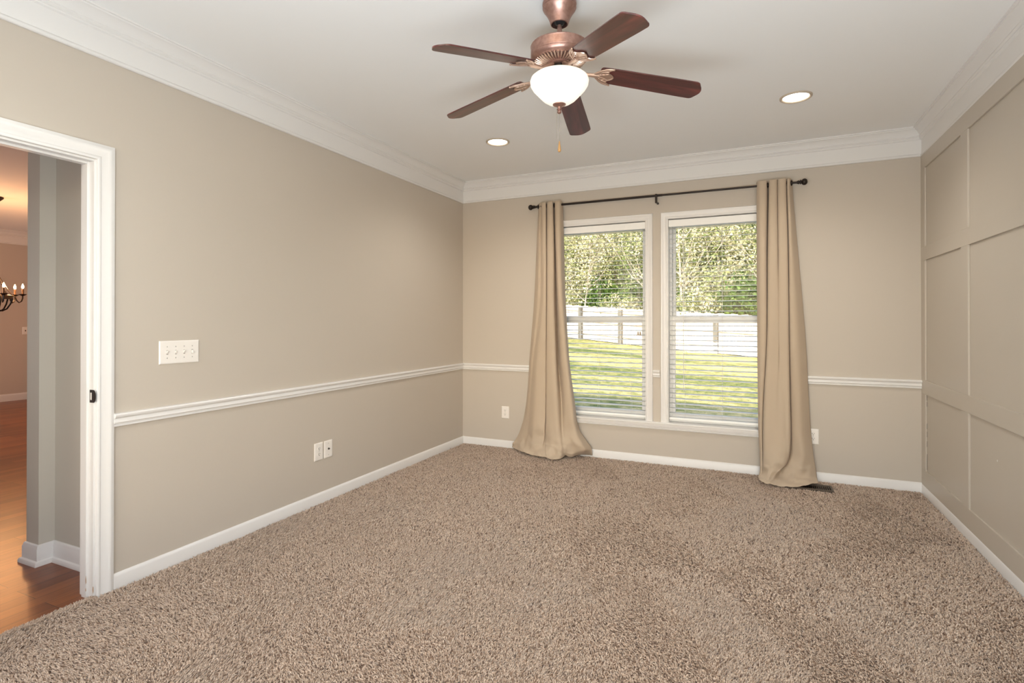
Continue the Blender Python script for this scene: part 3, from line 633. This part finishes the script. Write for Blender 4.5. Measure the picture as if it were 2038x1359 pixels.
# blades with ornamental irons (local: x outward, y = tangent, z up; blade face at z=0)
RB0, RB1, TH0, BP, BZ, DROOP = .185, .662, 26.37, -.19, Z(2.440), .150
def blade_outline():
    P = []; L0, L1 = RB0, RB1
    for t in np.linspace(0, 1, 5): P.append((L0 + .016 * (1 - cos(t * pi / 2)) , -.035 - .018 * sin(t * pi / 2)))
    P += [(L0 + .1, -.0555), (L1 - .10, -.0605)]
    for t in np.linspace(0, 1, 6): a = -pi / 2 + t * pi / 2 * .8; P.append((L1 - .045 + .024 * cos(a) , -.0385 + .022 * sin(a)))
    for t in np.linspace(-.8, .8, 7): P.append((L1 - .012 * t * t - .004, .034 * t))
    Q = [(x, -y) for x, y in P[:-7]]
    return P + Q[::-1]
OUT = blade_outline()
for k in range(5):
    th = radians(TH0 + 72 * k)
    b = MB().prism(OUT, -.003, .003, lambda x, y, h: (x, y, h))
    m_ = Matrix.Rotation(th, 4, 'Z') @ Matrix.Translation((0, 0, BZ)) @ Matrix.Rotation(DROOP, 4, 'Y') @ Matrix.Rotation(BP, 4, 'X')
    bl = b.build('blade', blade_m, fan, bevel=.0015); bl.matrix_local = tilt @ m_
    # iron: arm dropping from the flywheel, shell plate and raised scroll ribs under the blade
    b = MB()
    arm = [(.040, 0, .010), (.062, 0, .006), (.085, 0, -.004), (.110, 0, -.012), (.135, 0, -.011), (.160, 0, -.009), (.185, 0, -.0085)]
    b.tube(arm, [.010, .0095, .0085, .008, .0085, .010, .008], 8)
    def ribs(pts, r): b.tube([(x, y, -.007) for x, y in pts], r, 6)
    for s in (-1, 1):
        oc = [(.160, s * .006), (.176, s * .022), (.190, s * .037), (.206, s * .048), (.224, s * .0545), (.240, s * .056)]
        ribs(oc, [.0045, .0048, .0045, .004, .0036, .0032])
        b.lathe([(0, .005), (.0042, .003), (.0052, 0), (.0042, -.003), (0, -.005)], 8, (.241, s * .0555, -.007))
        ed = [(.240, s * .055), (.226, s * .045), (.221, s * .034), (.226, s * .023), (.238, s * .016), (.246, s * .008), (.249, 0)]
        ribs(ed, .0034)
        ribs([(.170, s * .008), (.188, s * .022), (.204, s * .032), (.222, s * .036)], .0032)
        ribs([(.180, s * .003), (.198, s * .010), (.214, s * .016), (.228, s * .022)], .0030)
        ring = [(.200 + .011 * cos(a), s * .020 + .009 * sin(a)) for a in np.linspace(0, 2 * pi, 12)]
        ribs(ring, .0026)
    pl_ = [(.158, -.008), (.176, -.022), (.192, -.037), (.208, -.046), (.222, -.050), (.221, -.034), (.228, -.022), (.240, -.012), (.247, 0)]
    pl_ = pl_ + [(x, -y) for x, y in reversed(pl_[:-1])]
    pl_ = [(x, y) for x, y in pl_]
    b.prism(pl_, -.0065, -.0032, lambda x, y, h: (x, y, h))
    ir = b.build('blade_iron', iron_m, bl, smooth=True)
for s, (dx, dy) in enumerate(((-.062, -.030), (.062, .024), (.0, .062))):
    p = FC + Vector((dx, dy, z0 - .035))
    lamp('fan_bulb', 'POINT', p, (.26, .09, .09)[s], (1, .93, .82), shadow_soft_size=.016)

# ---------------------------------------------------------------- chandelier in the dining room
CC = Vector((-5.299, -1.736, 0))
ch = empty('chandelier', (CC.x, CC.y, 1.40), 'dark iron candle chandelier lit in the dining room beyond the doorway', 'chandelier')
iv = Matrix.Translation(-ch.location)
def cp(b, name, m, parent=None, **kw):
    o = b.build(name, m, parent or ch, **kw); o.matrix_parent_inverse = iv if parent is None else Matrix.Identity(4); return o
def cv(r, a, z): return (CC.x + .72 * r * cos(a), CC.y + .72 * r * sin(a), z)
cp(MB().lathe([(.146, 1.555), (.150, 1.550), (.150, 1.590), (.146, 1.592), (.141, 1.590), (.141, 1.550), (.146, 1.548)], 40, (CC.x, CC.y, 0)), 'ring', bronze_m, smooth=True)
cp(MB().lathe([(0, 1.385), (.02, 1.395), (.028, 1.42), (.015, 1.45), (.012, 1.60), (.022, 1.66), (.012, 1.72), (.012, 1.95), (0, 1.96)], 16, (CC.x, CC.y, 0)), 'stem', bronze_m, smooth=True)
cp(MB().tube([(CC.x, CC.y, 1.95), (CC.x, CC.y, 2.70)], .006, 6), 'chain', bronze_m); cp(MB().lathe([(0, 2.69), (.03, 2.695), (.065, 2.73), (.065, H), (0, H)], 20, (CC.x, CC.y, 0)), 'canopy', bronze_m, smooth=True)
for k in range(6):
    a = radians(53.9 + 60 * k); b = MB()
    b.tube([cv(.01, a, 1.42), cv(.08, a, 1.405), cv(.135, a, 1.43), cv(.18, a, 1.49), cv(.203, a, 1.555)], .008, 6)
    b.tube([cv(.205, a, 1.585), cv(.235, a, 1.575), cv(.255, a, 1.53), cv(.285, a, 1.505), cv(.315, a, 1.52), cv(.330, a, 1.56), cv(.330, a, 1.592)], .0075, 6)
    b.tube([cv(.20, a, 1.59), cv(.14, a, 1.66), cv(.03, a, 1.82)], .005, 6)
    ar = cp(b, 'arm', bronze_m, smooth=True)
    x, y, _ = cv(.330, a, 0)
    for nm, b, m in (('drip_pan', MB().lathe([(.008, 1.584), (.02, 1.590), (.038, 1.603), (.039, 1.607), (.02, 1.600), (0, 1.600)], 18, (x, y, 0)), bronze_m), ('candle_sleeve', MB().lathe([(.011, 1.60), (.011, 1.674), (0, 1.674)], 12, (x, y, 0)), candle_m),
                     ('bulb', MB().lathe([(0, 1.672), (.008, 1.676), (.0125, 1.690), (.011, 1.705), (.005, 1.722), (0, 1.732)], 12, (x, y, 0)), flame_m)):
        b.build(nm, m, ar, smooth=True)
    lamp('candle_light', 'POINT', (x, y, 1.745), 11, (1, .48, .20), shadow_soft_size=.02)
# spot added out of view to light the floor patch and the pier
lamp('hall_floor_spot', 'SPOT', (-2.35, -2.85, H - .02), 60, (1, .62, .28), rot=(0, 0, 0), spot_size=radians(46), spot_blend=1.0, shadow_soft_size=.28)
lamp('dining_fill', 'AREA', (-6.2, YR + .05, 1.4), 55, (.97, .97, 1.0), rot=(radians(90), 0, 0), shape='RECTANGLE', size=2.2, size_y=1.6)  # added neutral fill, no window stands behind it
lamp('hall_fill', 'AREA', (-1.2, YR + .05, 1.6), 2, (1, .95, .88), rot=(radians(90), 0, 0), shape='RECTANGLE', size=1.2, size_y=1.6)  # weak fill added for the hall, set against a blank wall

# ---------------------------------------------------------------- carpet
rng = np.random.default_rng(11)
struct_c = MB().box(-.004, W - .002, YR, -.002, FZ - .03 + .0005, FZ)
car = struct_c.build('carpet', cbase_m); tag(car, 'brown speckled shag carpet covering the whole room floor', 'carpet', None, 'stuff')
def lean_field(x, y):
    """direction the pile was last brushed: vacuum strokes plus soft drift"""
    u = x * cos(.5) + y * sin(.5); v = -x * sin(.5) + y * cos(.5)
    a = np.floor(u / .33); c = np.floor(v / .75 + .5 * np.sin(a * 12.9898) * 2)
    h = np.sin(a * 127.1 + c * 311.7) * 43758.5453; h = h - np.floor(h)
    w = .5 + .5 * np.sin(x * 2.1 + 1.3 * np.sin(y * 1.7)) * np.sin(y * 2.6 + 1.1 * np.cos(x * 2.3))
    w2 = np.sin(x * 5.3 + 2 * np.sin(y * 3.1)) * np.sin(y * 6.1 + np.cos(x * 4.2))
    return (h - .5) * .9 + (w - .5) * .9 + w2 * .25
def tufts(n, x0, x1, y0, y1, r0, hgt):
    x = rng.uniform(x0, x1, n); y = rng.uniform(y0, y1, n)
    s = lean_field(x, y)
    lx = .35 * np.sin(s * 3) + rng.normal(0, .42, n); ly = s * 1.15 + rng.normal(0, .42, n)
    L = hgt * rng.uniform(.7, 1.25, n); r = r0 * rng.uniform(.75, 1.3, n); ph = rng.uniform(0, 2 * pi, n)
    V = np.empty((n, 7, 3), np.float32)
    for k in range(3):
        a = ph + 2 * pi * k / 3
        V[:, k, 0] = x + r * .8 * np.cos(a); V[:, k, 1] = y + r * .8 * np.sin(a); V[:, k, 2] = FZ
        V[:, 3 + k, 0] = x + lx * L * .45 + r * np.cos(a + .5); V[:, 3 + k, 1] = y + ly * L * .45 + r * np.sin(a + .5); V[:, 3 + k, 2] = FZ + L * .62
    V[:, 6, 0] = x + lx * L * 1.1; V[:, 6, 1] = y + ly * L * 1.1; V[:, 6, 2] = FZ + L * np.maximum(.75, 1.05 - .2 * np.hypot(lx, ly))
    tint = np.clip(rng.normal(.52, .24, n), 0, 1); dk = rng.random(n) < .10; tint[dk] = rng.uniform(0, .2, dk.sum())
    return V, tint
parts = [tufts(300000, .004, W - .02, -4.75, -2.3, .0026, .0125), tufts(170000, .016, W - .018, -2.3, -.018, .0035, .0125), tufts(5500, -.006, .02, -4.3, -3.49, .003, .0155)]
V = np.concatenate([p[0] for p in parts]); T = np.concatenate([p[1] for p in parts]); n = len(V)
keep = ~((V[:, 0, 0] < .022) & (V[:, 0, 1] > -3.42)) & ~((V[:, 0, 0] > 3.03) & (V[:, 0, 0] < 3.37) & (V[:, 0, 1] > -.305) & (V[:, 0, 1] < -.145))
V = V[keep]; T = T[keep]; n = len(V)
me = bpy.data.meshes.new('pile'); me.vertices.add(n * 7); me.vertices.foreach_set('co', V.reshape(-1))
bi = (np.arange(n) * 7)[:, None]
quads = np.concatenate([bi + np.array([[k, (k + 1) % 3, 3 + (k + 1) % 3, 3 + k]]) for k in range(3)], 1)
tris = np.concatenate([bi + np.array([[3 + k, 3 + (k + 1) % 3, 6]]) for k in range(3)], 1)
loops = np.concatenate([quads, tris], 1).astype(np.int32)         # 12 + 9 per tuft
me.loops.add(loops.size); me.loops.foreach_set('vertex_index', loops.reshape(-1))
me.polygons.add(n * 6)
st_ = (np.arange(n) * 21)[:, None] + np.array([[0, 4, 8, 12, 15, 18]])
me.polygons.foreach_set('loop_start', st_.reshape(-1).astype(np.int32))
try: me.polygons.foreach_set('loop_total', np.tile(np.array([4, 4, 4, 3, 3, 3], np.int32), n))
except Exception: pass
me.polygons.foreach_set('use_smooth', np.ones(n * 6, bool))
me.update(calc_edges=True)
at_ = me.attributes.new('tint', 'FLOAT', 'POINT'); at_.data.foreach_set('value', np.repeat(T, 7).astype(np.float32))
me.materials.append(tuft_m)
po = bpy.data.objects.new('pile', me); COL.objects.link(po); po.parent = car; po['kind'] = 'stuff'

# ---------------------------------------------------------------- outdoors
def gz(x, y): return -.372 - .068 * x * min(1, max(0, (y - 1) / 12)) - .068 * 0 + .012 * y + .03 * sin(x * .5) * sin(y * .4)
nx, ny = 60, 70; xs_ = np.linspace(-34, 34, nx); ys_ = np.linspace(.17, 60, ny)
vs = [(x, y, gz(x, y)) for y in ys_ for x in xs_]; fs = [(j * nx + i, j * nx + i + 1, (j + 1) * nx + i + 1, (j + 1) * nx + i) for j in range(ny - 1) for i in range(nx - 1)]
b = MB(); b.add(vs, fs); g = b.build('ground_lawn', lawn_m, smooth=True); struct(g, 'sunlit sloping back lawn outside the windows', 'lawn')
struct(MB().box(-8.3, W + .12, .161, .24, -1.1, FZ - .04).build('wall_foundation', side_m), 'house foundation under the window wall', 'foundation')
# eave that throws the house shadow on the lawn
b = MB().box(-8.8, W + .6, YR - 6.5, .62, H + .16, H + .30)  # slab drawn far past the rear wall to keep sun off the carpet
b.prism([(-6.0, H + .30), (.62, H + .30), (-2.7, H + 1.2)], -8.8, W + .6, lambda y, z, h: (h, y, z))
struct(b.build('roof', roof_m), 'house roof above the room, its rear end extended to block the sun', 'roof')
# grass blades
ng = 26000
gx = rng.uniform(-7, 5, ng); gy = rng.uniform(4.0, 16.5, ng); keep = gx < 4.5; gx = gx[keep]; gy = gy[keep]; ng = len(gx)
a = rng.uniform(0, 2 * pi, ng); hh = rng.uniform(.010, .024, ng); w = .006; zz = np.array([gz(x, y) for x, y in zip(gx, gy)]) - .005
V = np.empty((ng, 3, 3), np.float32)
V[:, 0] = np.stack([gx - w * np.cos(a), gy - w * np.sin(a), zz], 1); V[:, 1] = np.stack([gx + w * np.cos(a), gy + w * np.sin(a), zz], 1)
V[:, 2] = np.stack([gx + rng.normal(0, .03, ng), gy + rng.normal(0, .03, ng), zz + hh], 1)
me = bpy.data.meshes.new('grass'); me.from_pydata(V.reshape(-1, 3).tolist(), [], np.arange(ng * 3).reshape(-1, 3).tolist())
at_ = me.attributes.new('tint', 'FLOAT', 'POINT'); at_.data.foreach_set('value', np.repeat(np.clip(rng.normal(.55, .28, ng), 0, 1), 3).astype(np.float32)); me.materials.append(blade_grass_m)
go = bpy.data.objects.new('grass', me); COL.objects.link(go); tag(go, 'loose grass blades standing in the back lawn', 'grass', None, 'stuff')

# fence: posts stand on the house side of a solid pale board panel
FA = Vector((-16.57, 25.97, 0)); FB = Vector((13.9, 16.86, 0)); fd = (FB - FA).normalized(); fn = Vector((fd.y, -fd.x, 0))   # fn points to the house
P0 = Vector((-5.634, 22.70, 0))
fe = empty('garden_fence', (P0.x, P0.y, gz(P0.x, P0.y)), 'pale sun-bleached board fence with grey posts along the back lawn', 'fence')
iv = Matrix.Translation(-fe.location)
LEN = (FB - FA).length; b = MB(); t = 0; k = 0
while t < LEN - .15:
    p = FA + fd * t; q = FA + fd * (t + .142); z0_ = gz(p.x, p.y); dz = .02 * sin(k * 1.7); off = fn * (-.03)
    vs = []
    for pt in (p, q):
        for o_ in (off, off - fn * .018):
            for z in (z0_ + .03, z0_ + 1.80 + dz): vs.append((pt.x + o_.x, pt.y + o_.y, z))
    b.add(vs, [(0, 1, 5, 4), (2, 6, 7, 3), (1, 3, 7, 5), (0, 4, 6, 2), (0, 2, 3, 1), (4, 5, 7, 6)]); t += .148; k += 1
o = b.build('board_panel', fence_m, fe); o.matrix_parent_inverse = iv
for zr_ in (.35, 1.0, 1.55):
    b = MB(); n_ = 40
    pts = [FA + fd * (LEN * i / n_) for i in range(n_ + 1)]
    b.tube([(p.x - fn.x * .0, p.y - fn.y * .0, gz(p.x, p.y) + zr_) for p in pts], .035, 4)
    o = b.build('rail', fence_m, fe); o.matrix_parent_inverse = iv
t0 = (P0 - FA).dot(fd)
for j in range(-4, 8):
    t = t0 + j * 2.40 if j < 3 else t0 + j * 2.40
    p = FA + fd * t
    if t < .2 or t > LEN - .2: continue
    b = MB(); z_ = gz(p.x, p.y); hw = .095
    c_ = [p + fd * sx * hw + fn * (.02 + sy) for sx, sy in ((-1, .0), (1, .0), (1, .15), (-1, .15))]
    vs = [(v.x, v.y, z_ - .1) for v in c_] + [(v.x, v.y, z_ + 1.74) for v in c_]
    b.add(vs, [(3, 2, 1, 0), (4, 5, 6, 7), (0, 1, 5, 4), (1, 2, 6, 5), (2, 3, 7, 6), (3, 0, 4, 7)])
    o = b.build('fence_post', post_m, fe); o.matrix_parent_inverse = iv; o['label'] = 'weathered grey fence post'

# trees and shrubs beyond the fence
def leaf_cloud(n, rx, ry, rz, size, seed, hollow=.25, lo=.1, hi=1.0):
    r_ = np.random.default_rng(seed)
    nc = max(10, n // 60); cc = r_.normal(size=(nc, 3)); cc /= np.linalg.norm(cc, axis=1)[:, None]
    cc *= (hollow + (1 - hollow) * r_.random(nc) ** .6)[:, None]
    idx = r_.integers(0, nc, n); p = cc[idx] * np.array([rx, ry, rz]) + r_.normal(size=(n, 3)) * np.array([rx, ry, rz]) * .13
    d1 = r_.normal(size=(n, 3)); d1 /= np.linalg.norm(d1, axis=1)[:, None]; d2 = np.cross(d1, r_.normal(size=(n, 3))); d2 /= np.linalg.norm(d2, axis=1)[:, None]
    s = (size * r_.uniform(.6, 1.4, n))[:, None]
    V = np.stack([p - d1 * s, p + d2 * s * .55, p + d1 * s, p - d2 * s * .55], 1)
    ct = r_.uniform(lo, hi, nc)
    t = np.clip(ct[idx] * .65 + r_.uniform(lo, hi, n) * .35, 0, 1)
    return V, t
def leaf_mesh(name, V, t, m):
    n = len(V); me = bpy.data.meshes.new(name); me.from_pydata(V.reshape(-1, 3).tolist(), [], np.arange(n * 4).reshape(-1, 4).tolist())
    at_ = me.attributes.new('tint', 'FLOAT', 'POINT'); at_.data.foreach_set('value', np.repeat(t, 4).astype(np.float32)); me.materials.append(m); return me
def trunk_mb(h, r, seed, forks=5):
    r_ = random.Random(seed); b = MB(); top = Vector((r_.uniform(-.5, .5), r_.uniform(-.4, .4), h))
    pts = [Vector((0, 0, -.3)), top * .3 + Vector((r_.uniform(-.15, .15), 0, 0)), top * .65 + Vector((r_.uniform(-.2, .2), 0, 0)), top]
    b.tube(pts, [r, r * .8, r * .55, r * .2], 7)
    for k in range(forks):
        f = r_.uniform(.25, .8); p = top * f; a = r_.uniform(0, 2 * pi); L = h * r_.uniform(.25, .5)
        q = p + Vector((cos(a) * L * .55, sin(a) * L * .3, L * .6)); e_ = q + Vector((cos(a + .4) * L * .3, 0, L * .45))
        b.tube([p, (p + q) / 2 + Vector((0, 0, -.08 * L)), q, e_], [r * .42, r * .32, r * .22, r * .06], 5)
        b.tube([q, q + Vector((cos(a - 1) * L * .35, 0, L * .3))], [r * .2, r * .05], 4)
    return b
KIND = []
for s in range(3):
    V, t = leaf_cloud(9500, 2.9, 2.4, 3.3, .082, 30 + s, .2, .04, .97); KIND.append((leaf_mesh('crown', V, t, leaf_m), 4.6 + .3 * s))
V, t = leaf_cloud(9500, 2.7, 2.3, 3.2, .08, 40, .2, .0, .75); KIND.append((leaf_mesh('crown', V, t, leaf_m), 4.6))
TR = [(-12.5, 29.0, 1, 1.05, 'yellowing leafy tree hidden beyond the left curtain'),
      (-9.6, 28.2, 2, .95, 'light olive tree mostly covered by the left curtain'),
      (-7.2, 26.6, 0, .85, 'pale yellow-green tree along the left edge of the left window'),
      (-5.0, 28.0, 1, 1.1, 'yellowing leafy tree in the middle of the left window'),
      (-3.0, 25.6, 3, .9, 'deeper green tree along the right edge of the left window'),
      (-.8, 27.0, 2, 1.0, 'light olive tree along the left edge of the right window'),
      (1.3, 24.6, 0, .95, 'pale yellow-green tree in the middle of the right window'),
      (3.2, 26.2, 3, 1.05, 'deeper green tree in the right window against the right curtain'),
      (5.2, 23.4, 1, .95, 'yellowing leafy tree mostly covered by the right curtain'),
      (7.6, 25.0, 2, 1.1, 'light olive tree hidden beyond the right curtain'),
      (-9.0, 35.0, 3, 1.5, 'tall deeper green tree of the far row, top left of the left window'),
      (-4.4, 34.0, 0, 1.55, 'tall pale tree of the far row, top right of the left window'),
      (.2, 33.5, 1, 1.5, 'tall yellowing tree of the far row, top middle of the right window'),
      (4.6, 32.0, 2, 1.5, 'tall olive tree of the far row above the right curtain edge')]
for i, (x, y, kd, sc, lab) in enumerate(TR):
    e = empty('tree', (x, y, gz(x, y)), lab, 'tree', 'trees beyond the fence'); e.scale = (sc, sc, sc); e.rotation_euler = (0, 0, i * 1.3)
    me, cz = KIND[kd]; o = bpy.data.objects.new('crown', me); COL.objects.link(o); o.parent = e; o.location = (0, 0, cz)
    trunk_mb(5.2, .13, i).build('trunk', bark_m, e, smooth=True)
BARE = [(-5.9, 24.3, 6.4, .075, 'bare pale forked sapling above the fence at the left of the left window'), (-2.35, 23.6, 8.0, .10, 'tall pale slender trunk at the right of the left window'), (-.3, 22.9, 8.4, .12, 'pale leaning trunk at the left of the right window'), (3.9, 22.6, 7.5, .09, 'thin grey trunk beside the right curtain')]
for i, (x, y, h, r, lab) in enumerate(BARE):
    e = empty('bare_tree', (x, y, gz(x, y)), lab, 'tree', 'pale bare trunks just behind the fence')
    trunk_mb(h, r * .62, 77 + i, 6).build('trunk', bark_m, e, smooth=True)
    V, t = leaf_cloud(700, 1.4, 1.0, 2.4, .07, 90 + i, .2, .5, .97)
    o = bpy.data.objects.new('leaves', leaf_mesh('leaves', V, t, leaf_m)); COL.objects.link(o); o.parent = e; o.location = (0, 0, h * .68)
SH = []
for s in range(2):
    V, t = leaf_cloud(4500, 1.35, 1.0, 1.25, .058, 60 + s, .3, .05, .8 if s else .95); SH.append(leaf_mesh('foliage', V, t, leaf_m if s == 0 else dleaf_m))
SP = [(-7.6, 24.9, 0, 'light leafy shrub over the fence right beside the left curtain'),
      (-5.0, 24.3, 1, 'dark green shrub over the fence left of centre in the left window'),
      (-3.9, 23.4, 0, 'light leafy shrub peeking over the fence in the middle of the left window'),
      (-2.6, 24.0, 1, 'dark green shrub over the fence at the right edge of the left window'),
      (-.9, 23.3, 1, 'dark green shrub over the fence at the left edge of the right window'),
      (.3, 22.3, 0, 'light leafy shrub over the fence left of centre in the right window'),
      (1.5, 22.0, 1, 'dark green shrub over the fence in the middle of the right window'),
      (2.6, 21.6, 1, 'dark green shrub over the fence right of centre in the right window'),
      (3.7, 21.2, 0, 'light leafy shrub over the fence beside the right curtain')]
for i, (x, y, kd, lab) in enumerate(SP):
    y += .8 * kd + .3
    e = empty('shrub', (x, y, gz(x, y)), lab, 'shrub', 'shrubs behind the fence'); e.rotation_euler = (0, 0, i * 2.1); s = 1 + .15 * sin(i * 3)
    s *= (1, 1.3)[kd]; e.scale = (s, s, s)
    o = bpy.data.objects.new('foliage', SH[kd]); COL.objects.link(o); o.parent = e; o.location = (0, 0, 1.35)
# wooded rise that closes the view behind the trees
b = MB(); vs = []; n_ = 30
for i in range(n_ + 1):
    x = -40 + 80 * i / n_
    for (y, z) in ((37, -.5), (40, 3.0 + sin(i)), (45, 7 + 1.2 * sin(i * 1.7)), (52, 9 + sin(i * .9))): vs.append((x, y + 2 * sin(i * .6), z))
b.add(vs, [(i * 4 + k, (i + 1) * 4 + k, (i + 1) * 4 + k + 1, i * 4 + k + 1) for i in range(n_) for k in range(3)])
struct(b.build('hill', earth_m, smooth=True), 'leaf-covered rise behind the trees', 'hillside')
